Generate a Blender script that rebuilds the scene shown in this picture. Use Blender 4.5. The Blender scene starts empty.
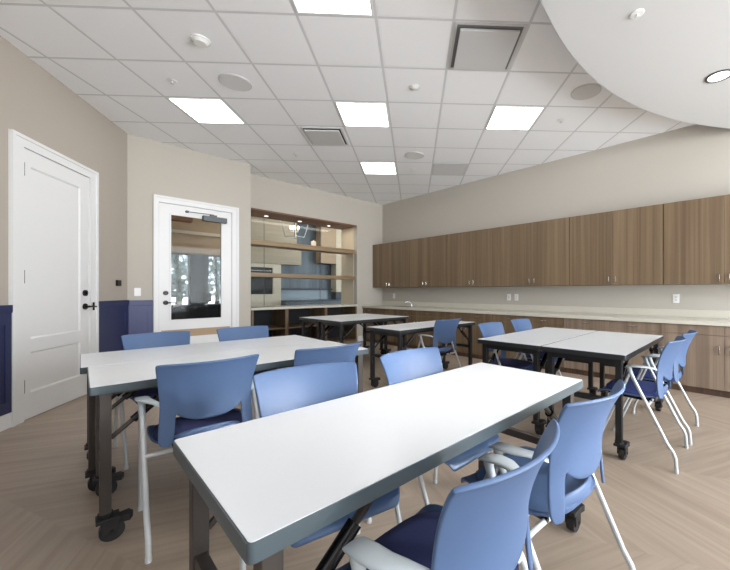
import bpy, bmesh, math, random
from mathutils import Vector, Matrix
random.seed(7)
SC = bpy.context.scene
COL = SC.collection
PI = math.pi

# ------------------------------------------------------------------ materials
def mat(name, color, rough=.5, metal=0., spec=.5, emit=None, estr=0., bump=0., bscale=200., var=0., vscale=4., coat=0., trans=0., alpha=1.):
    m = bpy.data.materials.new(name); m.use_nodes = True
    nt = m.node_tree; N = nt.nodes; L = nt.links
    b = N['Principled BSDF']
    b.inputs['Base Color'].default_value = (*color, 1)
    b.inputs['Roughness'].default_value = rough
    b.inputs['Metallic'].default_value = metal
    b.inputs['Specular IOR Level'].default_value = spec
    b.inputs['Coat Weight'].default_value = coat
    b.inputs['Transmission Weight'].default_value = trans
    b.inputs['Alpha'].default_value = alpha
    if emit:
        b.inputs['Emission Color'].default_value = (*emit, 1)
        b.inputs['Emission Strength'].default_value = estr
    tc = N.new('ShaderNodeTexCoord')
    if var:
        n = N.new('ShaderNodeTexNoise'); n.inputs['Scale'].default_value = vscale; n.inputs['Detail'].default_value = 3
        r = N.new('ShaderNodeMapRange'); r.inputs['To Min'].default_value = 1-var; r.inputs['To Max'].default_value = 1+var
        h = N.new('ShaderNodeHueSaturation'); h.inputs['Color'].default_value = (*color, 1)
        L.new(tc.outputs['Object'], n.inputs['Vector']); L.new(n.outputs['Fac'], r.inputs['Value'])
        L.new(r.outputs['Result'], h.inputs['Value']); L.new(h.outputs['Color'], b.inputs['Base Color'])
    if bump:
        n = N.new('ShaderNodeTexNoise'); n.inputs['Scale'].default_value = bscale; n.inputs['Detail'].default_value = 4
        bp = N.new('ShaderNodeBump'); bp.inputs['Strength'].default_value = bump; bp.inputs['Distance'].default_value = .002
        L.new(tc.outputs['Object'], n.inputs['Vector']); L.new(n.outputs['Fac'], bp.inputs['Height']); L.new(bp.outputs['Normal'], b.inputs['Normal'])
    return m

def wood(name, stops, axis='z', freq=30., rough=.45, jitter=True, stretch=.35, coat=0.):
    """vertical-grain laminate: noise stretched along one axis"""
    m = bpy.data.materials.new(name); m.use_nodes = True
    nt = m.node_tree; N = nt.nodes; L = nt.links; b = N['Principled BSDF']
    b.inputs['Roughness'].default_value = rough; b.inputs['Coat Weight'].default_value = coat
    geo = N.new('ShaderNodeNewGeometry')
    mp = N.new('ShaderNodeMapping')
    s = {'x': (stretch, freq, freq), 'y': (freq, stretch, freq), 'z': (freq, freq, stretch)}[axis]
    mp.inputs['Scale'].default_value = s
    L.new(geo.outputs['Position'], mp.inputs['Vector'])
    n = N.new('ShaderNodeTexNoise'); n.inputs['Scale'].default_value = 1; n.inputs['Detail'].default_value = 5; n.inputs['Roughness'].default_value = .65
    L.new(mp.outputs['Vector'], n.inputs['Vector'])
    mp2 = N.new('ShaderNodeMapping'); mp2.inputs['Scale'].default_value = tuple(v*.22 if v > 1 else v*.5 for v in s)
    L.new(geo.outputs['Position'], mp2.inputs['Vector'])
    n2 = N.new('ShaderNodeTexNoise'); n2.inputs['Scale'].default_value = 1; n2.inputs['Detail'].default_value = 2
    L.new(mp2.outputs['Vector'], n2.inputs['Vector'])
    mx = N.new('ShaderNodeMath'); mx.operation = 'MULTIPLY_ADD'; mx.inputs[1].default_value = .55
    ml = N.new('ShaderNodeMath'); ml.operation = 'MULTIPLY'; ml.inputs[1].default_value = .45
    L.new(n2.outputs['Fac'], ml.inputs[0]); L.new(n.outputs['Fac'], mx.inputs[0]); L.new(ml.outputs[0], mx.inputs[2])
    cr = N.new('ShaderNodeValToRGB')
    e = cr.color_ramp.elements
    e[0].position = stops[0][0]; e[0].color = (*stops[0][1], 1)
    e[1].position = stops[-1][0]; e[1].color = (*stops[-1][1], 1)
    for p, c in stops[1:-1]:
        q = e.new(p); q.color = (*c, 1)
    L.new(mx.outputs[0], cr.inputs['Fac']); L.new(cr.outputs['Color'], b.inputs['Base Color'])
    return m

def S(r, g, b):
    f = lambda v: (v/255/12.92 if v/255 <= .04045 else ((v/255+.055)/1.055)**2.4)
    return (f(r), f(g), f(b))

M = {}
M['wall'] = mat('painted_plaster', S(185,179,169), .75, bump=.15, bscale=160)
M['wall_warm'] = mat('painted_plaster_warm', S(172,163,152), .75, bump=.15, bscale=160)
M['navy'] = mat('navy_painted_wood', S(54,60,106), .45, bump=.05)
M['navy_shaded'] = mat('shaded_navy_painted_wood', S(42,48,84), .45, bump=.05)  # same navy paint, the dim left side's shade put into its colour
M['white'] = mat('white_painted_wood', S(226,226,226), .4)
M['white2'] = mat('white_plastic', S(232,232,230), .35)
M['soffit'] = mat('white_drywall', S(200,200,200), .8, bump=.05, bscale=90)
M['table'] = mat('white_laminate', S(224,227,231), .28, spec=.45, var=.015, vscale=6)
M['edge'] = mat('charcoal_edge_band', S(72,84,90), .3, spec=.5)
M['edge_black'] = mat('black_edge_band', S(38,41,43), .35)
M['leg'] = mat('charcoal_powder_coat', S(68,62,58), .42, metal=.3)
M['leg_black'] = mat('black_powder_coat', S(30,31,33), .42, metal=.2)
M['rubber'] = mat('black_rubber', S(26,25,26), .55)
M['gas'] = mat('black_gloss_plastic', S(20,21,23), .22)
M['shell'] = mat('blue_plastic', S(75,99,136), .52, spec=.5, bump=.03, bscale=350)
M['cushion'] = mat('navy_seat_fabric', S(38,45,88), .85, bump=.5, bscale=700)
M['cushion_lit'] = mat('lit_navy_seat_fabric', S(58,72,135), .8, bump=.5, bscale=700)  # same navy fabric, stronger light on the right chairs painted into its colour
M['frame'] = mat('light_grey_painted_steel', S(192,195,196), .32, metal=.1)
M['arm'] = mat('light_grey_plastic', S(176,185,190), .38)
M['chrome'] = mat('brushed_nickel', S(200,200,198), .25, metal=1.)
M['bronze'] = mat('dark_bronze', S(38,33,30), .35, metal=.6)
M['grey_metal'] = mat('dark_grey_metal', S(78,80,82), .4, metal=.4)
M['glow'] = mat('led_panel_diffuser', (1,1,1), .5, emit=(1.,.99,.97), estr=6)
M['glow_small'] = mat('downlight_lens', (1,1,1), .5, emit=(1.,.97,.92), estr=2.0)
M['bulb'] = mat('candle_bulb', (1,1,1), .5, emit=(1.,.86,.62), estr=9)
M['counter'] = mat('cream_solid_surface', S(205,201,188), .3, var=.04, vscale=60)
M['grille'] = mat('grey_perforated_metal', S(218,218,218), .7, bump=.6, bscale=900)
M['vent'] = mat('grey_vent_metal', S(205,205,205), .5)
M['vent_shadow'] = mat('painted_shadow_gap', S(120,120,121), .7)  # grey painted in for the shadow gap round the diffuser plate
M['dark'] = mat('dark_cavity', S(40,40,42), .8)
M['tan'] = mat('tan_laminate', S(170,143,112), .5, var=.06, vscale=8)
M['cream'] = mat('cream_laminate', S(205,190,164), .5, var=.03)
M['screen'] = mat('black_glass', S(24,28,32), .12)
M['splash'] = mat('blue_grey_glass_splashback', S(118,132,138), .25)
M['slate'] = mat('dark_slate', S(48,52,58), .5)
M['bark'] = mat('bark', S(80,72,64), .9, var=.2, vscale=12)
M['leaf'] = mat('pale_foliage', S(140,150,140), .8, var=.35, vscale=9)
M['green'] = mat('green_leaf', S(110,140,70), .6)
M['ceramic'] = mat('cream_ceramic', S(228,216,196), .4)
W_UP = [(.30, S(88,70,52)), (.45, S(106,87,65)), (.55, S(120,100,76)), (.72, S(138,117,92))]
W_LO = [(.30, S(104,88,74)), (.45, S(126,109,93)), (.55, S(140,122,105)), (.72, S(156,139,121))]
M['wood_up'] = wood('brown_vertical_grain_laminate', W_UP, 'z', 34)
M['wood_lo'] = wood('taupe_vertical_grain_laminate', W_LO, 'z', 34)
M['wood_shelf'] = wood('oak_shelf_wood', [(.35, S(120,98,72)), (.6, S(160,137,105)), (.7, S(180,156,124))], 'x', 40)
M['wood_dark'] = wood('walnut_wood', [(.35, S(62,45,34)), (.6, S(96,72,56)), (.7, S(112,86,68))], 'z', 30)
M['wood_red'] = wood('reddish_wood', [(.35, S(92,62,44)), (.6, S(128,90,64)), (.7, S(146,104,78))], 'x', 30)
M['boards'] = wood('blue_grey_boards', [(.35, S(62,70,76)), (.55, S(88,99,106)), (.7, S(108,120,126))], 'z', 14)
M['panel_light'] = wood('pale_oak_panel', [(.35, S(150,135,112)), (.6, S(172,156,130)), (.7, S(184,168,142))], 'x', 26)

# clear glass: thin, lets light straight through with a fresnel reflection
def glass(name, tint=(.93,.96,.96), fac=.7):
    m = bpy.data.materials.new(name); m.use_nodes = True
    nt = m.node_tree; N = nt.nodes; L = nt.links; N.remove(N['Principled BSDF'])
    out = N['Material Output']; t = N.new('ShaderNodeBsdfTransparent'); t.inputs[0].default_value = (*tint, 1)
    g = N.new('ShaderNodeBsdfGlossy'); g.inputs['Roughness'].default_value = .02
    fr = N.new('ShaderNodeFresnel'); fr.inputs['IOR'].default_value = 1.5
    x = N.new('ShaderNodeMixShader')
    ml = N.new('ShaderNodeMath'); ml.operation = 'MULTIPLY'; ml.inputs[1].default_value = fac; L.new(fr.outputs[0], ml.inputs[0]); L.new(ml.outputs[0], x.inputs[0]); L.new(t.outputs[0], x.inputs[1]); L.new(g.outputs[0], x.inputs[2]); L.new(x.outputs[0], out.inputs['Surface'])
    return m
M['glass'] = glass('clear_glass', (.78,.80,.80), .22)
M['glass_grey'] = glass('grey_tinted_glass', (.80,.84,.86))

# suspended ceiling: 2 ft tiles laid at 45 degrees to the walls
def ceiling_mat():
    m = bpy.data.materials.new('ceiling_tiles'); m.use_nodes = True
    nt = m.node_tree; N = nt.nodes; L = nt.links; b = N['Principled BSDF']; b.inputs['Roughness'].default_value = .85
    geo = N.new('ShaderNodeNewGeometry'); mp = N.new('ShaderNodeMapping'); mp.vector_type = 'POINT'
    T = .6096
    c, s = math.cos(PI/4), math.sin(PI/4)
    x0, y0 = 2.585, 3.435
    # rotate by 45 deg then scale so one tile = 1 unit, tile centre at integer + .5
    mp.inputs['Rotation'].default_value = (0, 0, PI/4)
    mp.inputs['Scale'].default_value = (1/T, 1/T, 1)
    # mapping does scale, rotate, translate
    u = (c*x0 - s*y0)/T; v = (s*x0 + c*y0)/T
    mp.inputs['Location'].default_value = (.5-u, .5-v, 0)
    L.new(geo.outputs['Position'], mp.inputs['Vector'])
    sp = N.new('ShaderNodeSeparateXYZ'); L.new(mp.outputs[0], sp.inputs[0])
    ds = []
    for k in (0, 1):
        fr = N.new('ShaderNodeMath'); fr.operation = 'FRACT'; L.new(sp.outputs[k], fr.inputs[0])
        sb = N.new('ShaderNodeMath'); sb.operation = 'SUBTRACT'; sb.inputs[1].default_value = .5; L.new(fr.outputs[0], sb.inputs[0])
        ab = N.new('ShaderNodeMath'); ab.operation = 'ABSOLUTE'; L.new(sb.outputs[0], ab.inputs[0]); ds.append(ab)
    mx = N.new('ShaderNodeMath'); mx.operation = 'MAXIMUM'; L.new(ds[0].outputs[0], mx.inputs[0]); L.new(ds[1].outputs[0], mx.inputs[1])
    r = N.new('ShaderNodeMapRange'); r.inputs['From Min'].default_value = .479; r.inputs['From Max'].default_value = .484
    L.new(mx.outputs[0], r.inputs['Value'])
    mixc = N.new('ShaderNodeMix'); mixc.data_type = 'RGBA'
    mixc.inputs[6].default_value = (*S(246,247,249), 1); mixc.inputs[7].default_value = (*S(212,213,215), 1)
    L.new(r.outputs[0], mixc.inputs[0]); L.new(mixc.outputs[2], b.inputs['Base Color'])
    n = N.new('ShaderNodeTexNoise'); n.inputs['Scale'].default_value = 300; L.new(geo.outputs['Position'], n.inputs['Vector'])
    ad = N.new('ShaderNodeMath'); ad.operation = 'MULTIPLY_ADD'; ad.inputs[1].default_value = .25
    L.new(n.outputs['Fac'], ad.inputs[0])
    r2 = N.new('ShaderNodeMapRange'); r2.inputs['From Min'].default_value = .462; r2.inputs['From Max'].default_value = .474
    r2.inputs['To Min'].default_value = 0; r2.inputs['To Max'].default_value = -1
    L.new(mx.outputs[0], r2.inputs['Value']); L.new(r2.outputs[0], ad.inputs[2])
    bp = N.new('ShaderNodeBump'); bp.inputs['Strength'].default_value = .25; bp.inputs['Distance'].default_value = .006
    L.new(ad.outputs[0], bp.inputs['Height']); L.new(bp.outputs[0], b.inputs['Normal'])
    return m
M['ceiling'] = ceiling_mat()

# floor: pale oak planks set in wide chevrons
def floor_mat():
    m = bpy.data.materials.new('oak_plank_floor'); m.use_nodes = True
    nt = m.node_tree; N = nt.nodes; L = nt.links; b = N['Principled BSDF']
    b.inputs['Roughness'].default_value = .42; b.inputs['Specular IOR Level'].default_value = .4
    geo = N.new('ShaderNodeNewGeometry'); sp = N.new('ShaderNodeSeparateXYZ'); L.new(geo.outputs['Position'], sp.inputs[0])
    def mth(op, a, bb=None, c=None):
        n = N.new('ShaderNodeMath'); n.operation = op
        for i, v in enumerate((a, bb, c)):
            if v is None: continue
            if isinstance(v, (int, float)): n.inputs[i].default_value = v
            else: L.new(v, n.inputs[i])
        return n.outputs[0]
    # the chevron columns run at a slant across the room
    ang = math.radians(20)
    X = mth('ADD', mth('MULTIPLY', sp.outputs[0], math.cos(ang)), mth('MULTIPLY', sp.outputs[1], math.sin(ang)))
    Y = mth('SUBTRACT', mth('MULTIPLY', sp.outputs[1], math.cos(ang)), mth('MULTIPLY', sp.outputs[0], math.sin(ang)))
    Wd = .9
    col = mth('FLOOR', mth('DIVIDE', X, Wd))
    par = mth('MODULO', mth('ABSOLUTE', col), 2.)
    fx = mth('SUBTRACT', mth('DIVIDE', X, Wd), col)
    zig = mth('ABSOLUTE', mth('SUBTRACT', fx, par))
    plank = mth('DIVIDE', mth('SUBTRACT', Y, mth('MULTIPLY', zig, Wd)), .15)
    pid = mth('FLOOR', plank)
    pf = mth('FRACT', plank)
    wn = N.new('ShaderNodeTexWhiteNoise'); wn.noise_dimensions = '2D'
    cv = N.new('ShaderNodeCombineXYZ'); L.new(pid, cv.inputs[0]); L.new(col, cv.inputs[1]); L.new(cv.outputs[0], wn.inputs['Vector'])
    # grain runs along the plank
    cg = N.new('ShaderNodeCombineXYZ')
    L.new(mth('MULTIPLY', plank, 3.2), cg.inputs[0]); L.new(mth('MULTIPLY', X, 2.2), cg.inputs[1]); L.new(mth('MULTIPLY', wn.outputs['Value'], 30.), cg.inputs[2])
    n = N.new('ShaderNodeTexNoise'); n.inputs['Scale'].default_value = 1.; n.inputs['Detail'].default_value = 6; L.new(cg.outputs[0], n.inputs['Vector'])
    val = mth('ADD', mth('MULTIPLY', wn.outputs['Value'], .18), mth('MULTIPLY', n.outputs['Fac'], .82))
    cr = N.new('ShaderNodeValToRGB'); e = cr.color_ramp.elements
    e[0].position = .22; e[0].color = (*S(146,130,115), 1)
    e[1].position = .82; e[1].color = (*S(176,160,144), 1)
    q = e.new(.5); q.color = (*S(162,146,130), 1)
    L.new(val, cr.inputs['Fac'])
    gap = mth('LESS_THAN', mth('MINIMUM', pf, mth('SUBTRACT', 1., pf)), .012)
    mixc = N.new('ShaderNodeMix'); mixc.data_type = 'RGBA'; mixc.inputs[7].default_value = (*S(120,104,90), 1)
    L.new(mth('MULTIPLY', gap, .3), mixc.inputs[0]); L.new(cr.outputs[0], mixc.inputs[6]); L.new(mixc.outputs[2], b.inputs['Base Color'])
    return m
M['floor'] = floor_mat()

# ------------------------------------------------------------------ mesh helpers
class MB:
    def __init__(s): s.bm = bmesh.new(); s.xf = Matrix.Identity(4)
    def _v(s, co): return s.bm.verts.new(s.xf @ Vector(co))
    def box(s, a, b, bevel=0.):
        x0, y0, z0 = a; x1, y1, z1 = b
        vs = [s._v(p) for p in ((x0,y0,z0),(x1,y0,z0),(x1,y1,z0),(x0,y1,z0),(x0,y0,z1),(x1,y0,z1),(x1,y1,z1),(x0,y1,z1))]
        fs = [s.bm.faces.new([vs[i] for i in f]) for f in ((3,2,1,0),(4,5,6,7),(0,1,5,4),(1,2,6,5),(2,3,7,6),(3,0,4,7))]
        if bevel:
            es = list({e for f in fs for e in f.edges})
            bmesh.ops.bevel(s.bm, geom=es, offset=bevel, segments=2, profile=.6, affect='EDGES')
        return s
    def cyl(s, c, r, h, axis='z', seg=24, r2=None):
        r2 = r if r2 is None else r2
        c = Vector(c)
        ax = {'x': Vector((1,0,0)), 'y': Vector((0,1,0)), 'z': Vector((0,0,1))}[axis] if isinstance(axis, str) else Vector(axis).normalized()
        u = ax.orthogonal().normalized(); v = ax.cross(u)
        A = [s._v(c + (u*math.cos(t)+v*math.sin(t))*r) for t in [2*PI*i/seg for i in range(seg)]]
        B = [s._v(c + ax*h + (u*math.cos(t)+v*math.sin(t))*r2) for t in [2*PI*i/seg for i in range(seg)]]
        for i in range(seg): s.bm.faces.new((A[i], A[(i+1)%seg], B[(i+1)%seg], B[i]))
        s.bm.faces.new(A[::-1]); s.bm.faces.new(B)
        return s
    def tube(s, pts, r, seg=10, flat=1., rs=None):
        P = [Vector(p) for p in pts]; rings = []
        prev = None
        for i, p in enumerate(P):
            d = (P[min(i+1, len(P)-1)] - P[max(i-1, 0)]).normalized()
            u = prev - d*prev.dot(d) if prev is not None else (Vector((0,0,1)) if abs(d.z) < .9 else Vector((1,0,0)))
            if prev is None: u = u - d*u.dot(d)
            u.normalize(); v = d.cross(u); prev = u
            rr = rs[i] if rs else r
            rings.append([s._v(p + u*math.cos(t)*rr*flat + v*math.sin(t)*rr) for t in [2*PI*k/seg for k in range(seg)]])
        for a, b in zip(rings, rings[1:]):
            for k in range(seg): s.bm.faces.new((a[k], a[(k+1)%seg], b[(k+1)%seg], b[k]))
        s.bm.faces.new(rings[0][::-1]); s.bm.faces.new(rings[-1])
        return s
    def prism(s, poly, z0, z1, bevel=0.):
        A = [s._v((x, y, z0)) for x, y in poly]; B = [s._v((x, y, z1)) for x, y in poly]; n = len(poly)
        fs = [s.bm.faces.new((A[i], A[(i+1)%n], B[(i+1)%n], B[i])) for i in range(n)]
        fs += [s.bm.faces.new(A[::-1]), s.bm.faces.new(B)]
        if bevel:
            es = [e for e in {e for f in fs[-2:] for e in f.edges}]
            bmesh.ops.bevel(s.bm, geom=es, offset=bevel, segments=2, profile=.6, affect='EDGES')
        return s
    def sheet(s, rows):
        R = [[s._v(p) for p in r] for r in rows]
        for a, b in zip(R, R[1:]):
            for k in range(len(a)-1): s.bm.faces.new((a[k], a[k+1], b[k+1], b[k]))
        return s
    def ball(s, c, r, sub=2):
        bmesh.ops.create_icosphere(s.bm, subdivisions=sub, radius=1, matrix=s.xf @ Matrix.Translation(c) @ Matrix.Diagonal((*(r if isinstance(r, tuple) else (r,r,r)), 1)))
        return s
    def build(s, name, m, parent=None, smooth=False, solid=0., sub=0, sharp=math.radians(40), offset=0.):
        if smooth: bmesh.ops.remove_doubles(s.bm, verts=s.bm.verts, dist=1e-5)
        bmesh.ops.recalc_face_normals(s.bm, faces=s.bm.faces)
        me = bpy.data.meshes.new(name); s.bm.to_mesh(me); s.bm.free()
        me.materials.append(M[m] if isinstance(m, str) else m)
        if smooth:
            me.polygons.foreach_set('use_smooth', [True]*len(me.polygons))
            try: me.set_sharp_from_angle(angle=sharp)
            except Exception: pass
        o = bpy.data.objects.new(name, me); COL.objects.link(o)
        if parent: o.parent = parent
        if solid:
            md = o.modifiers.new('thickness', 'SOLIDIFY'); md.thickness = solid; md.offset = offset
        if sub:
            md = o.modifiers.new('smooth', 'SUBSURF'); md.levels = sub; md.render_levels = sub
        return o

def tag(o, label, cat, group=None, kind=None):
    o['label'] = label; o['category'] = cat
    if group: o['group'] = group
    if kind: o['kind'] = kind
    return o
def thing(name, label, cat, loc=(0,0,0), rz=0., group=None):
    o = bpy.data.objects.new(name, None); COL.objects.link(o); o.empty_display_size = .1
    o.location = loc; o.rotation_euler = (0,0,rz)
    return tag(o, label, cat, group)
def struct(o): o['kind'] = 'structure'; return o
def kids(o): return [c for c in bpy.data.objects if c.parent == o]
def dup(root, loc, rz, label):
    r = root.copy(); COL.objects.link(r); r.location = loc; r.rotation_euler = (0,0,rz); r['label'] = label
    for ch in kids(root):
        c = ch.copy(); COL.objects.link(c); c.parent = r
        for g in kids(ch):
            d = g.copy(); COL.objects.link(d); d.parent = c
    return r

CEIL = 3.30
XR, YB, YE = 5.58, 6.68, 6.21           # right wall, back wall, entrance wall
# ------------------------------------------------------------------ room shell
struct(MB().box((-6,-4,-.1),(9,11,0)).build('floor','floor'))
struct(MB().box((-6,-4,CEIL),(9,6.9,CEIL+.15)).build('ceiling','ceiling'))
struct(MB().box((XR,-4,0),(XR+.12,YB+.12,CEIL)).build('wall_right','wall'))
NX0, NX1, NT = 2.49, 4.82, 2.69
b = MB()
b.box((2.31,YB,0),(NX0,YB+.12,CEIL)); b.box((NX1,YB,0),(XR,YB+.12,CEIL)); b.box((NX0,YB,NT),(NX1,YB+.12,CEIL))
struct(b.build('wall_back','wall'))
D0, D1, DT = 1.065, 2.02, 2.44
b = MB()
b.box((.728,YE,0),(D0,YE+.12,CEIL)); b.box((D1,YE,0),(2.31,YE+.12,CEIL)); b.box((D0,YE,DT),(D1,YE+.12,CEIL))
b.box((2.19,YE+.12,0),(2.31,YB+.12,CEIL))
struct(b.build('wall_entrance','wall'))
# the left wall runs at an angle; local x = distance from the corner, local y = into the room (negative = behind the wall)
az = math.radians(31.8); dx, dy = math.sin(az), math.cos(az)
LW = Matrix(((-dx, dy, 0, .728), (-dy, -dx, 0, 6.21), (0,0,1,0), (0,0,0,1)))
def lw(): m = MB(); m.xf = LW; return m
def LP(s, y, z): return LW @ Vector((s, y, z))
S0, S1, LT = .79, 1.68, 2.455
b = lw()
b.box((-.08,-.12,0),(S0,0,CEIL)); b.box((S1,-.12,0),(9.,0,CEIL)); b.box((S0,-.12,LT),(S1,0,CEIL))
struct(b.build('wall_left','wall_warm'))
# wainscot and baseboards
def wains_left(a, c, nm):
    b = lw(); b.box((a,0,.13),(c,.014,.985)); b.box((a,0,.982),(c,.03,1.048), .004)
    b.box((a,0,.88),(c,.022,.982)); b.box((a,0,.13),(c,.022,.22))
    b.box((a,0,.22),(a+.07,.022,.88)); b.box((c-.07,0,.22),(c,.022,.88))
    struct(b.build('trim_'+nm,'navy_shaded')); 
    struct(lw().box((a,0,0),(c,.018,.135),.003).build('baseboard_left','white'))
wains_left(.018, .668, '1')
wains_left(1.80, 4.2, '2')
wains_left(4.2, 9.0, '3')
b = MB(); b.box((.735,YE-.014,.13),(1.0,YE,.985)); b.box((.735,YE-.03,.968),(1.0,YE,1.042),.004); b.box((.735,YE-.022,.22),(.79,YE,.88)); b.box((.94,YE-.022,.22),(1.0,YE,.88)); b.box((.735,YE-.022,.88),(1.0,YE,.968)); b.box((.735,YE-.022,.13),(1.0,YE,.22))
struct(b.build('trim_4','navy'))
struct(MB().box((.735,YE-.018,0),(1.0,YE,.13),.003).build('baseboard_entrance','white'))
struct(MB().box((2.13,YE-.018,0),(2.31,YE,.13),.003).build('baseboard_entrance','white'))
struct(MB().box((4.85,YB-.018,0),(4.97,YB,.13),.003).build('baseboard_back','white'))
# door 1 (left): two recessed panels
b = lw()
b.box((S1,-.118,0),(S1+.10,.020,LT)); b.box((S0-.10,-.118,0),(S0,.020,LT)); b.box((S0-.10,-.118,LT),(S1+.10,.020,LT+.07))
b.box((S1+.10,0,0),(S1+.13,.03,LT+.07)); b.box((S0-.13,0,0),(S0-.10,.03,LT+.07)); b.box((S0-.13,0,LT+.07),(S1+.13,.03,LT+.1))
struct(b.build('trim_5','white'))
b = lw()
ya, yb2 = -.04, .006
b.box((S0+.004,ya,.008),(S1-.004,yb2-.012,LT-.004))
for (a, c, z0, z1) in ((S0+.004,S0+.14,.008,LT-.004),(S1-.09,S1-.004,.008,LT-.004),(S0+.14,S1-.09,LT-.15,LT-.004),(S0+.14,S1-.09,.61,.73),(S0+.14,S1-.09,.008,.24)):
    b.box((a,yb2-.012,z0),(c,yb2,z1))
for (z0, z1) in ((.24,.61),(.73,LT-.15)):      # sloped moulding round each recessed panel
    a, c, w_ = S0+.14, S1-.09, .016; y_, yy = yb2-.0005, yb2-.0115
    o = [(a,y_,z0),(c,y_,z0),(c,y_,z1),(a,y_,z1)]; i_ = [(a+w_,yy,z0+w_),(c-w_,yy,z0+w_),(c-w_,yy,z1-w_),(a+w_,yy,z1-w_)]
    O = [b._v(p) for p in o]; I = [b._v(p) for p in i_]
    for k in range(4): b.bm.faces.new((O[k],O[(k+1)%4],I[(k+1)%4],I[k]))
d1 = struct(b.build('door_1','white'))
def lw_part(name, m, f, parent, **k):
    q = lw(); f(q); return q.build(name, m, parent, **k)
for z in (.25,1.235,2.2):
    lw_part('hinge','chrome',lambda q: q.box((S1-.012,yb2-.002,z),(S1-.001,yb2+.012,z+.12),.002), d1)
lw_part('deadbolt','bronze',lambda q: (q.cyl((.865,yb2,1.146),.034,.016,'y'), q.box((.857,yb2+.014,1.13),(.873,yb2+.03,1.162),.003)), d1, smooth=True)
lw_part('door_handle','bronze',lambda q: (q.cyl((.865,yb2,.995),.034,.014,'y'), q.cyl((.865,yb2,.995),.012,.05,'y'), q.tube([(.865,yb2+.05,.995),(.83,yb2+.055,.995),(.76,yb2+.052,.99)],.009), q.box((.803,yb2+.045,.95),(.811,yb2+.062,1.04),.002)), d1, smooth=True)
# door 2 (entrance): glazed
b = MB()
b.box((D0-.03,YE-.020,0),(D0,YE+.118,DT)); b.box((D1,YE-.020,0),(D1+.07,YE+.118,DT)); b.box((D0-.03,YE-.020,DT),(D1+.07,YE+.118,DT+.065))
b.box((D0-.06,YE-.03,0),(D0-.03,YE,DT+.065)); b.box((D1+.07,YE-.03,0),(D1+.10,YE,DT+.065)); b.box((D0-.06,YE-.03,DT+.065),(D1+.10,YE,DT+.095))
struct(b.build('trim_6','white'))
GX0, GX1, GZ0, GZ1 = 1.205, 1.87, .745, 2.285
y0, y1 = YE-.005, YE+.04
b = MB()
b.box((D0+.004,y0,.008),(GX0,y1,DT-.004)); b.box((GX1,y0,.008),(D1-.004,y1,DT-.004)); b.box((GX0,y0,.008),(GX1,y1,GZ0)); b.box((GX0,y0,GZ1),(GX1,y1,DT-.004))
d2 = struct(b.build('door_2','white'))
b = MB()
for a, c in (((GX0-.012,y0-.008,GZ0-.012),(GX0+.006,y0,GZ1+.012)),((GX1-.006,y0-.008,GZ0-.012),(GX1+.012,y0,GZ1+.012)),((GX0,y0-.008,GZ0-.012),(GX1,y0,GZ0+.006)),((GX0,y0-.008,GZ1-.006),(GX1,y0,GZ1+.012))): b.box(a,c)
b.build('glazing_bead','white',d2)
MB().box((GX0,YE+.014,GZ0),(GX1,YE+.02,GZ1)).build('glass_pane','glass',d2)
MB().box((D0+.03,y0-.004,.49),(D1-.03,y0,.60)).build('kick_plate','tan',d2)
MB().cyl((1.146,y0,1.14),.032,-.02,'y').build('deadbolt','bronze',d2,smooth=True)
MB().cyl((1.146,y0,1.0),.032,-.018,'y').tube([(1.146,y0-.01,1.0),(1.146,y0-.055,1.0),(1.18,y0-.06,1.0),(1.27,y0-.055,.995)],.009).build('door_handle','bronze',d2,smooth=True)
MB().box((1.60,y0-.075,2.245),(1.93,y0,2.325),.006).box((1.70,y0-.06,2.32),(1.79,y0-.005,2.352),.004).build('door_closer','grey_metal',d2)
MB().tube([(1.745,y0-.05,2.355),(1.40,y0-.035,2.352)],.009,flat=.6).box((1.385,y0-.05,2.34),(1.42,y0,2.365)).build('closer_arm','grey_metal',d2)

# ------------------------------------------------------------------ wall plates
def plate(name, label, cat, a, c, m='white2', inner=None):
    t = tag(MB().box(a, c, .002).build(name, m), label, cat)
    return t
plate('light_switch','white rocker light switch on the wall left of the glazed door','light switch',(.798,YE-.008,1.10),(.868,YE,1.21))
th = tag(lw().box((.180,0,1.235),(.268,.022,1.31),.004).build('thermostat','bronze'),'small dark bronze thermostat on the angled wall right of the white panel door','thermostat')
for (y, z, name, lab, cat) in ((6.25,1.055,'wall_outlet','small white outlet above the worktop in the far corner near the tap','outlet'),
                     (3.167,1.06,'light_switch','left white plate of the pair midway above the worktop','light switch'),
                     (3.018,1.06,'wall_outlet','right white outlet plate of the pair midway above the worktop','outlet'),
                     (.698,1.07,'wall_outlet','lone white outlet above the worktop near the right edge','outlet')):
    t = tag(MB().box((XR-.008,y-.036,z-.057),(XR,y+.036,z+.057),.002).build(name,'white2'), lab, cat)
    if name == 'wall_outlet':
        q = MB()
        for dz in (-.02,.02): q.box((XR-.0115,y-.013,z+dz-.013),(XR-.007,y+.013,z+dz+.013),.001)
        q.build('socket','vent',t)
    else:
        MB().box((XR-.0115,y-.015,z-.03),(XR-.007,y+.015,z+.03),.001).build('rocker','vent',t)

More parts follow.
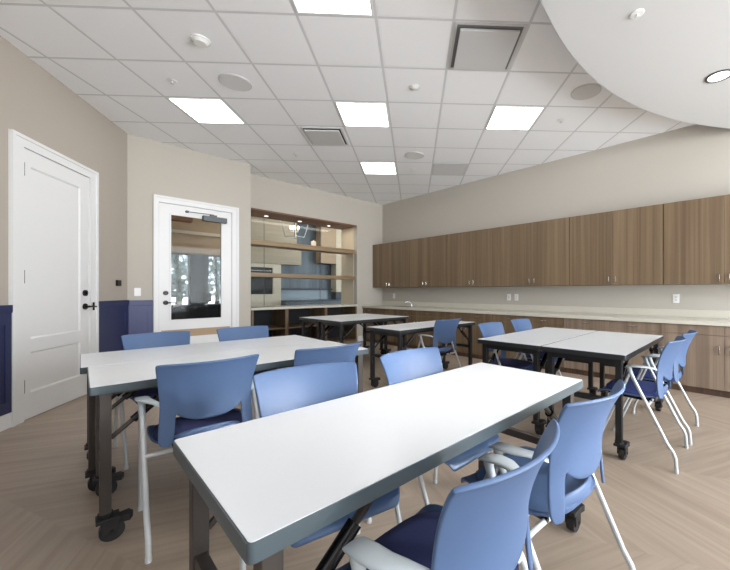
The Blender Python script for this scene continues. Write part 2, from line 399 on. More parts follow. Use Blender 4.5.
# ------------------------------------------------------------------ ceiling fittings (all squared to the 45 degree grid)
U = .4310
def ctr(i, j): return (2.585+i*U, 3.435+j*U, CEIL)
def diag(name, label, cat, i, j, group=None): return thing(name, label, cat, ctr(i,j), PI/4, group)
def ring_box(q, r, w, z0, z1):
    q.box((-r,-r,z0),(r,-r+w,z1)); q.box((-r,r-w,z0),(r,r,z1)); q.box((-r,-r+w,z0),(-r+w,r-w,z1)); q.box((r-w,-r+w,z0),(r,r-w,z1)); return q
LG = 'square LED ceiling lights'
for (i, j, lab) in ((-3,-3,'square LED ceiling light nearest the viewer, cut by the top edge of the photo'),
                    (-3,3,'leftmost square LED ceiling light, in front of the glazed door'),
                    (0,0,'square LED ceiling light in the middle, right of the small square air diffuser'),
                    (3,3,'farthest and smallest square LED ceiling light, in front of the shelved niche'),
                    (3,-3,'rightmost square LED ceiling light, nearest the curved soffit')):
    t = diag('ceiling_light', lab, 'ceiling light', i, j, LG)
    ring_box(MB(), .292, .017, -.006, -.0005).build('frame','white',t)
    MB().box((-.2745,-.2745,-.004),(.2745,.2745,-.001)).build('diffuser','glow',t)
t = diag('air_diffuser','large square plate air diffuser in the ceiling by the curved soffit','air vent',0,-4)
ring_box(MB(), .292, .022, -.006, -.0005).build('frame','vent',t)
MB().box((-.27,-.27,-.0035),(.27,.27,-.001)).build('backing','vent_shadow',t)
q = MB()
q.prism([(-.243,-.243),(.243,-.243),(.243,.243),(-.243,.243)],-.034,-.012,.004)
q.build('plate','vent',t)
t = diag('air_diffuser','small square plate air diffuser in the ceiling left of the middle light','air vent',0,2)
ring_box(MB(), .265, .022, -.006, -.0005).build('frame','vent',t)
MB().box((-.243,-.243,-.0035),(.243,.243,-.001)).build('backing','dark',t)
MB().prism([(-.215,-.222),(.228,-.222),(.228,.228),(-.215,.228)],-.026,-.008,.004).build('plate','vent',t)
t = diag('vent_grille','flat perforated return vent in the ceiling nearest the wall cabinets','air vent',5,1)
ring_box(MB(), .292, .02, -.005, -.0005).build('frame','vent',t)
MB().box((-.275,-.275,-.004),(.275,.275,-.001)).build('perforated_panel','grille',t)
SG = 'round ceiling speakers'
for (i, j, lab) in ((-3,1,'round grey ceiling speaker above the left pair of tables'),
                    (3,-5,'round grey ceiling speaker tucked beside the curved soffit edge'),
                    (3,1,'farthest round grey ceiling speaker, toward the back corner')):
    t = thing('ceiling_speaker', lab, 'speaker', ctr(i,j), 0, SG)
    MB().cyl((0,0,-.006),.152,.0055,seg=40).build('rim','vent',t,smooth=True)
    MB().cyl((0,0,-.009),.14,.004,seg=40).build('grille','grille',t,smooth=True)
t = thing('smoke_detector','white dome smoke detector above the left tables','smoke detector',(.875,3.435,CEIL))
MB().cyl((0,0,-.012),.075,.0115,seg=32).build('base','white2',t,smooth=True)
MB().cyl((0,0,-.034),.045,.022,seg=32,r2=.066).build('dome','white2',t,smooth=True)
t = thing('smoke_detector','small white detector on the ceiling tile right of the middle light','smoke detector',ctr(0,-2))
MB().cyl((0,0,-.008),.055,.0075,seg=32).build('base','white2',t,smooth=True)
MB().cyl((0,0,-.02),.03,.012,seg=32,r2=.045).build('dome','white2',t,smooth=True)
PG = 'ceiling sprinkler heads'
for (p, z, lab) in (((.85,4.31),CEIL,'small sprinkler head left of the leftmost ceiling light'),
                 ((2.6,5.19),CEIL,'small sprinkler head on the ceiling beyond the small square air diffuser'),
                 ((4.33,4.35),CEIL,'tiny sprinkler head beyond the farthest round speaker'),
                 ((4.31,1.72),CEIL,'small sprinkler head right of the rightmost square light'),
                 ((2.695,.556),3.05,'sprinkler head on the underside of the curved soffit')):
    t = thing('ceiling_sprinkler', lab, 'sprinkler', (*p, z), 0, PG)
    MB().cyl((0,0,-.006),.04,.0055,seg=24,r2=.045).build('escutcheon','white2',t,smooth=True)
    MB().cyl((0,0,-.028),.006,.022,seg=10).cyl((0,0,-.031),.018,.003,seg=16).build('deflector','vent',t,smooth=True)
# curved soffit (a big drop disc)
cx0, cy0, R0 = 2.769, -3.103, 4.139
poly = []
n = 160
pts = [(cx0+R0*math.cos(a), cy0+R0*math.sin(a)) for a in [PI*k/n for k in range(n+1)]]
poly = [(x, y) for x, y in pts if x < XR and y > -3.9]
poly = [(XR-.001, -3.9), *([(XR-.001, cy0+math.sqrt(R0**2-(XR-cx0)**2))]), *poly, (poly[-1][0], -3.9)]
struct(MB().prism(poly, 3.05, CEIL).build('ceiling_soffit','soffit'))
t = thing('downlight','round recessed downlight with dark ring in the curved soffit','downlight',(3.958,.185,3.05))
q = MB()
for k in range(32):
    a0, a1 = 2*PI*k/32, 2*PI*(k+1)/32
    pr_ = [(.095,-.001),(.098,-.008),(.082,-.009),(.078,-.001)]
    q.sheet([[(r*math.cos(a), r*math.sin(a), z) for r, z in pr_] for a in (a0, a1)])
q.build('trim_ring','grey_metal',t,smooth=True)
MB().cyl((0,0,-.005),.08,.004,seg=32).build('lens','glow_small',t)

# ------------------------------------------------------------------ cabinets on the right wall
def handle_v(q, x, y, z0, z1):
    q.tube([(x,y,z0+.012),(x-.026,y,z0+.012),(x-.028,y,z0+.02),(x-.028,y,z1-.02),(x-.026,y,z1-.012),(x,y,z1-.012)],.0055,8)
def handle_h(q, x, y0, y1, z):
    q.tube([(x,y0+.01,z),(x-.026,y0+.01,z),(x-.028,y0+.02,z),(x-.028,y1-.02,z),(x-.026,y1-.01,z),(x,y1-.01,z)],.0055,8)
ups = [-.395,.792,1.974,3.166,4.35,5.53]
ul = ["brown wall cabinet above the lone white outlet, cut by the photo's right edge",
      'brown wall cabinet between the lone white outlet and the pair of white plates',
      'brown wall cabinet directly above the pair of white wall plates',
      'brown wall cabinet immediately left of the pair of white wall plates',
      'brown wall cabinet second from the back corner of the room',
      'brown wall cabinet at the back corner, last and darkest of the row']
ends = ups[1:]+[6.678]
UX = 5.27
for k, (a, c) in enumerate(zip(ups, ends)):
    t = thing('wall_cabinet', ul[k], 'cabinet', (0,0,0), 0, 'brown wall cabinets above the worktop')
    MB().box((UX+.02,a+.001,1.25),(XR-.001,c-.001,2.28)).build('carcass','wood_up',t)
    mid = (a+c)/2 if k < 5 else 6.09
    for (p, r, hy) in ((a+.004, mid-.0008, mid-.045),(mid+.0008, c-.004, mid+.045)):
        if k == 0 and p < .0: hy = mid-.045
        dn = MB().box((UX,p,1.252),(UX+.019,r,2.278),.0015).build('door','wood_up',t)
        q = MB(); handle_v(q, UX, hy, 1.275, 1.375); q.build('handle','chrome',dn,smooth=True)
bs = [-.40,.771,1.95,3.13,4.31,5.49]
bl = ['pale base cabinet at the right edge of the photo with upright door handles',
      'base cabinet behind the right half of the joined right tables',
      'base cabinet behind the two chairs on the far side of the right tables',
      'base cabinet between the middle back chair and the right tables',
      'base cabinet behind the single middle back table, below the tap',
      'base cabinet in the far back corner of the room, beyond the tap']
CXF = 4.98
for k, (a, c) in enumerate(zip(bs, bs[1:]+[6.678])):
    t = thing('base_cabinet', bl[k], 'cabinet', (0,0,0), 0, 'base cabinets under the worktop')
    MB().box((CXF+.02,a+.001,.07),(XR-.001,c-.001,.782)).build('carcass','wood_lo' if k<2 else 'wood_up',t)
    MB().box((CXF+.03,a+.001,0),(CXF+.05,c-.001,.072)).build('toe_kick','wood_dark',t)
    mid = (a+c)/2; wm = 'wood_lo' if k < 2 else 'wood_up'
    for n_, (p, r, hy) in enumerate(((a+.002, mid-.0015, mid-.045),(mid+.0015, c-.002, mid+.045))):
        dn = MB().box((CXF,p,.074),(CXF+.019,r,.672),.0015).build('door',wm,t)
        q = MB(); handle_v(q, CXF, hy, .46, .575); q.build('handle','chrome',dn,smooth=True)
        dn = MB().box((CXF,p,.676),(CXF+.019,r,.778),.0015).build('drawer',wm,t)
        if k > 0:
            q = MB(); handle_h(q, CXF, (p+r)/2-.06, (p+r)/2+.06, .728); q.build('handle','chrome',dn,smooth=True)
q = MB(); q.box((4.955,-4,.784),(XR-.001,YB-.002,.832),.003)
tag(q.build('worktop','counter'),'long cream worktop running the full length of the right wall','worktop')
tag(MB().box((XR-.02,-4,.8325),(XR-.0005,YB-.02,.93),.002).build('backsplash','counter'),'low cream upstand between the long worktop and the right wall','backsplash')
t = thing('tap','small chrome tap on the worktop near the back corner','tap',(5.38,5.45,.832))
MB().cyl((0,0,0),.024,.035,seg=20).build('base','chrome',t,smooth=True)
MB().tube([(0,0,.03),(0,0,.07),(-.03,.01,.095),(-.08,.03,.105),(-.13,.05,.10),(-.15,.055,.08)],.015,12).build('spout','chrome',t,smooth=True)
MB().tube([(0,.0,.06),(.0,.035,.075),(.0,.08,.10)],.007,8).build('lever','chrome',t,smooth=True)
t = thing('sink','steel inset sink rim on the worktop beside the tap','sink',(5.2,5.45,.832))
q = MB(); q.box((-.17,-.25,.0005),(.12,-.235,.004)); q.box((-.17,.235,.0005),(.12,.25,.004)); q.box((-.17,-.235,.0005),(-.155,.235,.004)); q.box((.105,-.235,.0005),(.12,.235,.004)); q.build('rim','chrome',t)
MB().box((-.155,-.235,.0005),(.105,.235,.0015)).build('bowl','grey_metal',t)

# ------------------------------------------------------------------ niche with shelves, glass back and open cubbies
YN = 7.30
t = thing('display_niche','built-in oak lined display niche with glass back and open cubbies below','shelving',(0,0,0))
MB().box((NX0-.001,YB+.005,NT-.03),(NX1+.001,YN,NT)).build('head_panel','wood_red',t)
MB().box((NX1-.012,YB+.121,.865),(NX1+.03,YN,NT-.03)).build('side_panel','cream',t)
MB().box((NX0-.03,YB+.121,.865),(NX0+.012,YN,NT-.03)).build('side_panel','cream',t)
MB().box((NX0,YB-.02,.818),(NX1,YN,.863),.003).build('counter_slab','counter',t)
for (z0, z1) in ((2.035,2.125),(1.438,1.512)):
    MB().box((NX0+.013,6.73,z0),(NX1-.013,7.08,z1),.002).build('shelf','wood_shelf',t)
for a, c in ((2.503,2.972),(2.980,4.233),(4.241,4.806)):
    MB().box((a,YN-.012,.865),(c,YN-.004,NT-.03)).build('glass_pane','glass_grey',t)
for x in (2.976,4.237): MB().box((x-.004,YN-.013,.865),(x+.004,YN-.003,NT-.03)).build('glass_seal','slate',t)
for x in (2.52,3.162,4.02,4.80):
    w = .03 if x in (3.162,4.02) else .02
    MB().box((x-w,YB-.001,.0),(x+w,YN-.02,.817)).build('divider','wood_up',t)
for a, c in ((2.54,3.132),(3.192,3.99),(4.05,4.78)):
    MB().box((a,YB+.01,.43),(c,YN-.02,.455)).build('cubby_shelf','wood_up',t)
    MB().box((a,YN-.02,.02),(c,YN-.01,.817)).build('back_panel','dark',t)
    MB().box((a,YB,0),(c,YN-.02,.06)).build('plinth','wood_up',t)
for x in (2.918,3.616,4.311):
    tt = thing('puck_light', {2.918:'leftmost small round puck light under the niche head',3.616:'middle small round puck light under the niche head',4.311:'rightmost small round puck light under the niche head'}[x],'downlight',(x,7.05,NT-.03),0,'puck lights in the niche')
    MB().cyl((0,0,-.008),.045,.0075,seg=24).build('rim','white2',tt,smooth=True)
    MB().cyl((0,0,-.010),.034,.003,seg=24).build('lens','glow_small',tt)
tt = thing('ceramic_jar','small cream lidded jar standing on the upper niche shelf','jar',(3.87,6.93,2.1255))
MB().cyl((0,0,0),.052,.11,seg=24,r2=.055).build('body','ceramic',tt,smooth=True)
MB().cyl((0,0,.11),.048,.014,seg=24,r2=.03).ball((0,0,.13),.012).build('lid','ceramic',tt,smooth=True)

# ------------------------------------------------------------------ kitchen seen through the niche, lobby seen through the door
struct(MB().box((2.9,9.62,0),(9,9.72,3.4)).build('wall_kitchen','boards'))
struct(MB().box((-3,10.4,0),(1.70,10.5,3.4)).build('wall_lobby','wall_warm'))
struct(MB().box((-3,6.9,3.4),(9,11,3.5)).build('ceiling','soffit'))
struct(MB().box((9,6,0),(9.1,11,3.5)).build('wall_kitchen','wall'))
struct(MB().box((-3.1,6,0),(-3,11,3.5)).build('wall_lobby','wall'))
t = thing('kitchen_cabinet','pale oak wall panelling above the framed dark opening beyond the niche glass','cabinet',(0,0,0))
MB().box((3.1,9.24,2.44),(4.66,9.6,3.35)).build('upper_panel','panel_light',t)
MB().box((3.1,9.28,1.895),(4.81,9.6,2.40)).build('lower_panel','panel_light',t)
t = thing('wall_oven','dark glass oven in a broad white frame beyond the niche glass','oven',(0,0,0))
q = MB(); q.box((3.1,9.3,1.79),(4.24,9.6,1.89)); q.box((4.03,9.3,0),(4.24,9.6,1.79)); q.box((3.1,9.3,.0),(4.03,9.6,1.09)); q.build('surround','cream',t)
MB().box((3.1,9.36,1.09),(4.03,9.58,1.79)).build('oven_glass','screen',t)
MB().tube([(3.15,9.33,1.70),(4.0,9.33,1.70)],.012).build('handle','chrome',t)
t = thing('range_hood','beige boxed cabinet high on the blue-grey kitchen wall','cabinet',(0,0,0))
MB().box((5.43,9.3,2.0),(5.94,9.6,3.35),.004).build('body','tan',t)
MB().box((5.46,9.32,1.985),(5.91,9.58,2.0)).build('underside','dark',t)
t = thing('tall_cabinet','tall cream panel cabinet at the right end of the blue-grey kitchen wall','cabinet',(0,0,0))
MB().box((5.945,9.3,1.143),(6.3,9.6,3.35),.004).build('door','cream',t)
MB().box((5.945,9.32,.92),(6.3,9.6,1.143)).build('base','slate',t)
t = thing('kitchen_counter','grey blue kitchen counter along the far wall beyond the niche glass','counter',(0,0,0))
MB().box((4.25,9.0,0),(7.5,9.6,.88)).build('base','boards',t)
MB().box((4.25,8.97,.88),(7.5,9.6,.915)).build('top','slate',t)
MB().box((4.25,9.57,.916),(5.94,9.6,1.20)).build('splashback','splash',t)
MB().box((4.25,9.5,1.20),(5.94,9.6,1.25)).build('ledge','slate',t)
tt = thing('pendant_lantern','lit wire cage pendant lantern with candle bulbs seen through the niche glass','pendant light',(4.28,8.6,3.4))
q = MB()
zt, zb, rt, rb = -.40,-.84,.35,.23
C4 = lambda r, z, k: (r*math.cos(PI/4+k*PI/2+.3), r*math.sin(PI/4+k*PI/2+.3), z)
for k in range(4):
    q.tube([C4(rt,zt,k),C4(rb,zb,k)],.011,6); q.tube([C4(rt,zt,k),C4(rt,zt,k+1)],.009,6); q.tube([C4(rb,zb,k),C4(rb,zb,k+1)],.011,6); q.tube([(0,0,-.25),C4(rt,zt,k)],.006,6)
q.tube([(0,0,0),(0,0,-.70)],.008,6)
q.build('cage','chrome',tt)
for k in range(5):
    a = 2*PI*k/5+.2; c_ = (.10*math.cos(a), .10*math.sin(a))
    cd = MB().tube([(0,0,-.70),(c_[0],c_[1],-.70),(c_[0],c_[1],-.64)],.008,6).build('candle','white2',tt)
    MB().ball((c_[0],c_[1],-.605),(.022,.022,.045)).build('bulb','bulb',cd,smooth=True)
# lobby
b = MB()
b.box((1.70,9.3,2.0),(2.9,9.4,3.4)); b.box((1.70,9.3,0),(2.9,9.4,.70)); b.box((2.16,9.25,.7),(2.51,9.4,2.0))
struct(b.build('wall_lobby','tan'))
struct(MB().box((2.158,9.22,0),(2.512,9.26,2.0)).build('trim_7','slate'))
struct(MB().box((1.70,9.26,2.45),(2.9,9.30,2.52)).build('trim_8','cream'))
struct(MB().box((1.70,9.24,1.985),(2.9,9.30,2.02)).build('trim_9','wood_dark'))
struct(MB().box((1.60,8.9,2.67),(2.12,9.1,2.80)).build('trim_10','wood_red'))
for nm, a, c in (('window_1',1.70,2.16),('window_2',2.51,2.9)):
    q = MB(); w = .022
    q.box((a,9.32,.7),(a+w,9.36,2.0)); q.box((c-w,9.32,.7),(c,9.36,2.0)); q.box((a,9.32,.7),(c,9.36,.7+w)); q.box((a,9.32,2-w),(c,9.36,2))
    for z in (1.04,1.32): q.box((a,9.33,z),(c,9.35,z+.014))
    q.box(((a+c)/2-.007,9.33,.7),((a+c)/2+.007,9.35,2.))
    fr = struct(q.build(nm,'bronze'))
    MB().box((a,9.338,.7),(c,9.342,2.)).build('glass_pane','glass',fr)
t = thing('reception_desk','dark desk in the lobby seen through the glazed door','desk',(0,0,0))
MB().box((1.55,7.85,.86),(2.55,8.5,.9),.004).build('desktop','slate',t)
MB().box((1.6,7.9,0),(2.5,7.93,.86)).build('front_panel','dark',t)
for x in (1.58,2.48): MB().box((x,7.93,0),(x+.03,8.45,.86)).build('side_panel','dark',t)
t = thing('computer_monitor','black monitor on the lobby desk behind the glass door','monitor',(2.13,8.15,.9))
MB().box((-.14,-.01,.05),(.14,.015,.24),.003).build('screen','screen',t)
MB().box((-.015,0,0),(.015,.02,.06)).box((-.07,-.05,0),(.07,.06,.008)).build('stand','rubber',t)
t = thing('potted_plant','small green plant on the lobby desk behind the glass door','plant',(1.70,8.05,.9))
MB().cyl((0,0,0),.035,.07,seg=16,r2=.045).build('pot','ceramic',t,smooth=True)
q = MB()
for k in range(9):
    a = k*2.4; r = .05+.02*(k%3)
    q.tube([(0,0,.06),(r*.5*math.cos(a),r*.5*math.sin(a),.14),(r*math.cos(a),r*math.sin(a),.16+.02*(k%2))],.01,5,flat=.3,rs=[.003,.014,.002])
q.build('leaves','green',t,smooth=True)
# garden trees outside the lobby windows
for k, (x, y, h) in enumerate(((2.7,13.0,5.0),(4.4,15.2,5.6),(3.2,17.8,5.6))):
    t = thing('garden_tree',['thin garden tree nearest the lobby window','garden tree seen through the right lobby window','garden tree farthest off outside the lobby windows'][k],'tree',(x,y,0),0,'trees outside the lobby windows')
    q = MB(); q.tube([(0,0,0),(.05,0,1.2),(-.03,.05,2.4),(.05,0,h*.8)],.08,8,rs=[.1,.08,.06,.03])
    for a in range(6): q.tube([(0,0,1.0+a*.45),(.7*math.cos(a*2.1),.5*math.sin(a*2.1),1.6+a*.5)],.03,6,rs=[.035,.01])
    q.build('trunk','bark',t,smooth=True)
    q = MB(); rr = random.Random(k)
    for a in range(1100):
        th_ = rr.random()*2*PI; rad = rr.random()**.5*.95; z = 1.0+rr.random()*(h-1.2)
        p = Vector((rad*math.cos(th_), rad*math.sin(th_), z)); s_ = .08+.07*rr.random()
        u = Vector((rr.uniform(-1,1),rr.uniform(-1,1),rr.uniform(-1,1))).normalized(); v = u.orthogonal().normalized()
        q.bm.faces.new([q._v(p+u*s_), q._v(p+v*s_*.6), q._v(p-u*s_), q._v(p-v*s_*.6)])
    q.build('foliage','leaf',t)
struct(MB().box((-10,10.6,-.12),(20,30,-.02)).build('ground',mat('garden_ground',S(130,135,115),.9,var=.2)))

# ------------------------------------------------------------------ folding tables on castors
def make_table(name, label, loc, L, W, rz=0., H=.733, em='edge', lm='leg', group='white folding tables'):
    t = thing(name, label, 'table', loc, math.radians(rz), group)
    hx, hy = L/2, W/2; TT = .038
    def rr(hx, hy, r, n=5):
        o = []
        for cx, cy, a0 in ((hx-r,hy-r,0),(-hx+r,hy-r,PI/2),(-hx+r,-hy+r,PI),(hx-r,-hy+r,3*PI/2)):
            for k in range(n+1): a = a0+PI/2*k/n; o.append((cx+r*math.cos(a), cy+r*math.sin(a)))
        return o
    MB().prism(rr(hx,hy,.012), H-TT, H-.0015,.0015).build('edge_band',em,t,smooth=True,sharp=.5)
    MB().prism(rr(hx-.0035,hy-.0035,.010), H-.004, H).build('tabletop','table',t)
    lx, ly, w = hx-.055, hy-.055, .021
    for sx in (-1,1):
        # end frame: top rail, middle crossbar
        MB().box((sx*lx-.018,-ly,H-TT-.042),(sx*lx+.018,ly,H-TT-.001),.002).build('top_rail',lm,t)
        MB().box((sx*lx-.016,-ly,.375),(sx*lx+.016,ly,.412),.002).build('crossbar',lm,t)
        for sy in (-1,1):
            MB().box((sx*lx-w,sy*ly-w,.125),(sx*lx+w,sy*ly+w,H-TT-.001),.003).build('leg',lm,t)
            q = MB(); q.tube([(sx*(lx-.02),sy*(ly-.005),.47),(sx*(lx-.27),sy*(ly-.005),H-TT-.012)],.011,8)
            br = q.build('brace',lm,t,smooth=True)
            a = Vector((sx*(lx-.10),sy*(ly-.005),.47+.2*.08/.25)); e = Vector((sx*(lx-.235),sy*(ly-.005),.655))
            MB().tube([Vector((sx*(lx-.10),sy*(ly-.005),.537)),Vector((sx*(lx-.20),sy*(ly-.005),.623))],.019,12).build('gas_spring','gas',br,smooth=True)
            c = MB(); x, y = sx*lx, sy*ly
            c.cyl((x,y,.105),.028,.022,seg=16); c.box((x-.015,y-.045,.04),(x+.045,y-.038,.108),.002); c.box((x-.015,y+.004,.04),(x+.045,y+.011,.108),.002)
            c.box((x-.034,y-.046,.094),(x+.05,y+.03,.112),.004)
            cs = c.build('castor','rubber',t)
            wq = MB(); wq.cyl((x+.022,y-.036,.047),.046,.038,'y',28); wq.build('wheel','rubber',cs,smooth=True)
            MB().prism([(x+.045,y-.04),(x+.085,y-.048),(x+.098,y-.017),(x+.085,y+.014),(x+.045,y+.006)],.075,.106,.003).build('brake_pedal','rubber',cs)
            MB().cyl((x+.022,y-.049,.047),.01,.064,'y',12).build('axle','leg_black',cs,smooth=True)
    q = MB()
    for sy in (-1,1): q.box((-lx+.02,sy*(ly-.06)-.012,H-TT-.03),(lx-.02,sy*(ly-.06)+.012,H-TT-.001))
    q.build('stretcher',lm,t)
    return t
make_table('folding_table','large white table in the foreground, running from lower left',(1.004,.914,0),1.535,.61,-1.35)
make_table('folding_table','near table of the left pair, with two blue chairs on its near side',(.893,2.4445,0),1.51,.607,-2.6)
make_table('folding_table','far table of the left pair, nearest the white doors',(.8905,3.054,0),1.51,.607,-2.6)
make_table('folding_table','near table of the joined pair on the right, two chairs at its near side',(3.335,.905,0),1.43,.60,em='edge_black',lm='leg_black')
make_table('folding_table','far table of the joined pair on the right, nearest the base cabinets',(3.335,1.512,0),1.43,.60,em='edge_black',lm='leg_black')
make_table('folding_table','single white table in the middle back with one blue chair pulled up',(3.33,3.125,0),1.45,.60,em='edge_black',lm='leg_black')
make_table('folding_table','nearer of the two joined tables in front of the shelved niche',(3.50,4.60,0),1.37,.61,em='edge_black',lm='leg_black')
make_table('folding_table','farther of the two joined tables in front of the shelved niche',(3.50,5.22,0),1.37,.61,em='edge_black',lm='leg_black')

# ------------------------------------------------------------------ chairs
def make_chair(label):
    t = thing('stacking_chair', label, 'chair', (0,0,0), 0, 'blue armchairs around the tables')
    # backrest: curved shell with an arched opening over the seat bucket
    prof = [(.440,-.200),(.50,-.196),(.56,-.194),(.63,-.196),(.70,-.210),(.76,-.232),(.805,-.254),(.828,-.268),(.838,-.279)]
    def yc(z):
        for (a, ya_), (b_, yb_) in zip(prof, prof[1:]):
            if z <= b_: f = (z-a)/(b_-a); return ya_+(yb_-ya_)*f
        return prof[-1][1]
    def hw(z):
        f = min(1,max(0,(z-.44)/.398))
        return .203+.013*f - .016*math.sin(PI*f)**1.5
    def P(u, z):
        sag = .050+.012*(z-.47)/.37
        return (u*hw(z), yc(z)+sag*u*u, z)
    us = [-1,-.975,-.92,-.82,-.70,-.6,-.45,-.3,-.15,0,.15,.3,.45,.6,.70,.82,.92,.975,1]
    zs = [.590,.61,.64,.68,.72,.76,.79,.812,.828,.835,.838]
    q = MB()
    def ztop(u, z):           # slightly crowned top edge with tight corner radius
        k = (z-.590)/.248
        return z - k*k*(.004*abs(u)**14)
    q.sheet([[P(u, ztop(u,z)) for u in us] for z in zs])
    ce = [u for u in us if abs(u) <= .71]
    zb = lambda u: .543+.045*(abs(u)/.70)**3
    q.sheet([[P(u, zb(u)+(.590-zb(u))*k/2) for u in ce] for k in range(3)])
    for s_ in (-1,1):
        se = [u for u in us if u*s_ >= .69]
        rows = []
        for z, sh in ((.440,.30),(.445,.62),(.457,.85),(.48,.97),(.52,1),(.56,1),(.590,1)):
            rows.append([P(s_*(.85+(abs(u)-.85)*sh), z) for u in se])
        q.sheet(rows)
    q.build('backrest','shell',t,smooth=True,solid=.011,sub=1,offset=-1)
    # seat bucket
    sp = [(-.170,.500,.145),(-.174,.478,.152),(-.174,.457,.160),(-.166,.442,.170),(-.155,.434,.190),(-.10,.427,.207),(-.02,.425,.222),(.07,.430,.226),(.14,.434,.222),(.19,.432,.212),(.222,.420,.198),(.236,.402,.182)]
    us2 = [-1,-.9,-.75,-.5,-.25,0,.25,.5,.75,.9,1]
    q = MB()
    q.sheet([[(u*w, y + (.045*u*u if i < 4 else .045*u*u*max(0,(1-(i-3)/3)) if i < 6 else 0), z + (.018*abs(u)**4 if 3 < i < 11 else (-.03*abs(u)**3 if i < 3 else 0))) for u in us2] for i, (y, z, w) in enumerate(sp)])
    q.build('seat','shell',t,smooth=True,solid=.012,sub=1)
    # cushion
    q = MB(); rows = []
    def sup(a, b_, z, dy, n=3.2, seg=36):
        o = []
        for k in range(seg):
            th_ = 2*PI*k/seg; c, s_ = math.cos(th_), math.sin(th_)
            o.append((a*math.copysign(abs(c)**(2/n),c), dy+b_*math.copysign(abs(s_)**(2/n),s_), z))
        return o
    rings = [sup(.196,.180,.436,.012),sup(.203,.188,.446,.014),sup(.203,.188,.456,.014),sup(.192,.178,.465,.014),sup(.15,.14,.469,.014),sup(.07,.06,.469,.014)]
    VR = [[q._v(p) for p in r] for r in rings]
    for a, b_ in zip(VR, VR[1:]):
        for k in range(36): q.bm.faces.new((a[k],a[(k+1)%36],b_[(k+1)%36],b_[k]))
    q.bm.faces.new(VR[-1]); q.bm.faces.new(VR[0][::-1])
    q.build('seat_cushion','cushion',t,smooth=True)
    for s_ in (-1,1):
        x = s_*.250
        MB().tube([(x,-.002,.642),(x,.004,.628),(x,-.004,.60),(x*.995,-.215,.17),(x*.99,-.243,.13),(x*.985,-.258,.09),(x*.985,-.262,.02),(x*.985,-.262,.012)],.0115,10).build('leg','frame',t,smooth=True)
        MB().tube([(x,-.004,.61),(x,.012,.575),(x*.96,.205,.10),(x*.955,.218,.06),(x*.955,.222,.012)],.0105,10).build('leg','frame',t,smooth=True)
        for (fx, fy) in ((x*.985,-.262),(x*.955,.222)): MB().cyl((fx,fy,0),.013,.02,seg=12).build('glide','rubber' if False else 'frame',t,smooth=True)
        # armrest paddle sweeping back to the backrest
        q = MB()
        sec = [(.030,.018,.640,.008),(.016,.026,.649,.012),(-.03,.029,.653,.014),(-.07,.027,.653,.014),(-.10,.021,.651,.014),(-.13,.014,.644,.013),(-.15,.010,.636,.012)]
        rings = []
        for (y, hw_, z, h_) in sec:
            xc = x - s_*(.0 if y > -.05 else (abs(y+.05)/.10)**1.5*.056)
            rings.append([q._v((xc+hw_*math.copysign(abs(math.cos(a))**.7,math.cos(a)), y, z+h_*.5*math.copysign(abs(math.sin(a))**.7,math.sin(a)))) for a in [2*PI*k/14 for k in range(14)]])
        for a, b_ in zip(rings, rings[1:]):
            for k in range(14): q.bm.faces.new((a[k],a[(k+1)%14],b_[(k+1)%14],b_[k]))
        q.bm.faces.new(rings[0]); q.bm.faces.new(rings[-1][::-1])
        # bracket curling down from the pad to the leg
        q.tube([(x,.006,.645),(x,.004,.628),(x,-.004,.60),(x,-.02,.565)],.016,10,rs=[.017,.0155,.014,.0125])
        q.build('armrest','arm',t,smooth=True,sharp=1.2)
    MB().tube([(-.247,-.105,.40),(-.20,-.10,.396),(.20,-.10,.396),(.247,-.105,.40)],.010,10).build('crossbar','frame',t,smooth=True)
    q = MB()
    for s_ in (-1,1): q.tube([(s_*.13,-.11,.402),(s_*.13,.10,.408),(s_*.13,.17,.418)],.009,8)
    q.box((-.07,-.12,.385),(.07,.06,.414),.006)
    q.build('seat_support','gas',t,smooth=True,sharp=.6)
    return t
R = math.radians
spots = [ # x, y, rotation, label
 (.672,.585,R(1),'nearest blue chair at the bottom of the photo, dark navy seat showing'),
 (1.262,.59,R(-5),'blue chair at the right end of the foreground table, its back toward the viewer'),
 (.712,1.185,R(168),'pale blue chair on the far side of the foreground table, left of two'),
 (1.335,1.145,R(179),'pale blue chair on the far side of the foreground table, right of two'),
 (.556,2.15,R(-4),'large blue chair at the near side of the left tables, left of two'),
 (1.175,2.10,R(-3),'deep blue chair at the near side of the left tables, right of two'),
 (.585,3.23,R(180),'blue chair on the far side of the left tables, in front of the navy wainscot'),
 (1.20,3.205,R(177),'blue chair on the far side of the left tables, in front of the glazed door'),
 (3.07,1.745,R(180),'blue chair on the far side of the right tables, left of two'),
 (3.71,1.745,R(180),'blue chair on the far side of the right tables, right of two'),
 (2.96,.60,R(0),'blue chair at the near side of the right tables, left of two'),
 (3.54,.585,R(0),'blue chair at the near side of the right tables, closest to the base cabinets'),
 (3.215,2.835,R(-3),'deep blue chair drawn up to the single table in the middle back'),
]
proto = make_chair(spots[0][3])
for i, (x, y, rz, lab) in enumerate(spots):
    if i == 0: proto.location = (x,y,0); proto.rotation_euler = (0,0,rz)
    else: dup(proto, (x,y,0), rz, lab)

# unseen rear wall, added to darken the left side; window band to the right
b = MB(); b.box((-6,-4.12,0),(.4,-4,CEIL)); b.box((.4,-4.12,0),(XR,-4,.35)); b.box((.4,-4.12,2.9),(XR,-4,CEIL))
for x in (.4,1.7,3.0,4.3,5.5): b.box((x,-4.10,.35),(x+.06,-4.02,2.9))
struct(b.build('wall_rear_added','wall'))
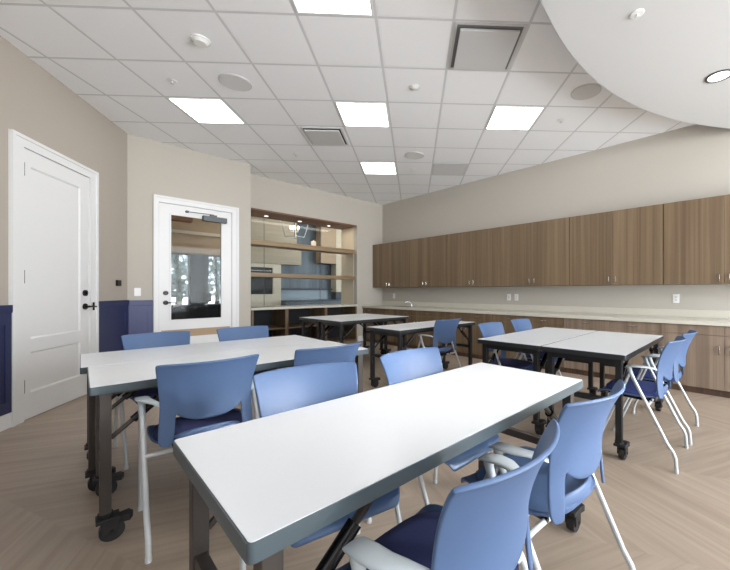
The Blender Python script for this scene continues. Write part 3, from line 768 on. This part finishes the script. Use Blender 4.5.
# this chair has a plain plastic seat without upholstery
_c = [o for o in bpy.data.objects if o.get('label') == spots[1][3]][0]
for ch in kids(_c):
    if ch.name.startswith('seat_cushion'):
        ch.material_slots[0].link = 'OBJECT'; ch.material_slots[0].material = M['shell']
for _c in [o for o in bpy.data.objects if o.get('label') in (spots[10][3], spots[11][3])]:
    for ch in kids(_c):
        if ch.name.startswith('seat_cushion'):
            ch.material_slots[0].link = 'OBJECT'; ch.material_slots[0].material = M['cushion_lit']
# ------------------------------------------------------------------ light
def area(name, loc, target, sx, sy, power, color=(1,1,1), spread=PI):
    l = bpy.data.lights.new(name,'AREA'); l.shape = 'RECTANGLE'; l.size = sx; l.size_y = sy; l.energy = power; l.color = color; l.spread = spread
    o = bpy.data.objects.new(name,l); COL.objects.link(o); o.location = loc
    o.rotation_euler = (Vector(target)-Vector(loc)).to_track_quat('-Z','Y').to_euler(); return o
area('window_daylight',(3.0,-3.9,1.7),(2.0,3,1.0),4.6,2.4,260,(.95,.98,1.))
area('kitchen_fill',(5.0,8.4,3.3),(5.0,8.4,0),3,1,34,(1,.95,.88))  # unseen fill lamp added to brighten the kitchen beyond the niche
area('lobby_fill',(1.9,8.2,3.3),(1.9,8.2,0),1.2,1.2,10,(1,.93,.85))  # added fill to light the lobby behind the door, no visible fitting
area('outdoor_light',(2.3,11.6,5.0),(2.6,14,1.),6,3,60)
area('niche_light',(3.65,6.95,2.64),(3.65,7.0,0),2.0,.25,7,(1,.93,.84))
area('low_sun',(4.6,-3.7,2.6),(1.35,.92,.73),1.1,.6,4.5,(1,.98,.95),R(12))
w = bpy.data.worlds.new('sky'); SC.world = w; w.use_nodes = True
bg = w.node_tree.nodes['Background']
_tc = w.node_tree.nodes.new('ShaderNodeTexCoord'); _sp = w.node_tree.nodes.new('ShaderNodeSeparateXYZ'); _cr = w.node_tree.nodes.new('ShaderNodeMapRange')
_mx = w.node_tree.nodes.new('ShaderNodeMix'); _mx.data_type = 'RGBA'
_mx.inputs[6].default_value = (6.6,6.9,7.2,1); _mx.inputs[7].default_value = (3.4,3.8,4.3,1)   # added glow below the horizon to brighten the ceiling, sky above
_cr.inputs['From Min'].default_value = -.08; _cr.inputs['From Max'].default_value = .08
w.node_tree.links.new(_tc.outputs['Generated'], _sp.inputs[0]); w.node_tree.links.new(_sp.outputs[2], _cr.inputs['Value'])
w.node_tree.links.new(_cr.outputs[0], _mx.inputs[0]); w.node_tree.links.new(_mx.outputs[2], bg.inputs[0])
bg.inputs[1].default_value = 1.0

# ------------------------------------------------------------------ camera
cam = bpy.data.cameras.new('camera'); co = bpy.data.objects.new('camera',cam); COL.objects.link(co)
cam.sensor_fit = 'HORIZONTAL'; cam.sensor_width = 36.; cam.lens = 348.56/730*36
cam.shift_x = (365.-430.)/730; cam.shift_y = (291.3-285.)/730
cam.clip_start = .02
co.location = (0,0,1.165)
co.rotation_euler = (PI/2,0,-R(47.65))
SC.camera = co
SC.view_settings.view_transform = 'Standard'
SC.view_settings.look = 'None'
SC.view_settings.exposure = .35
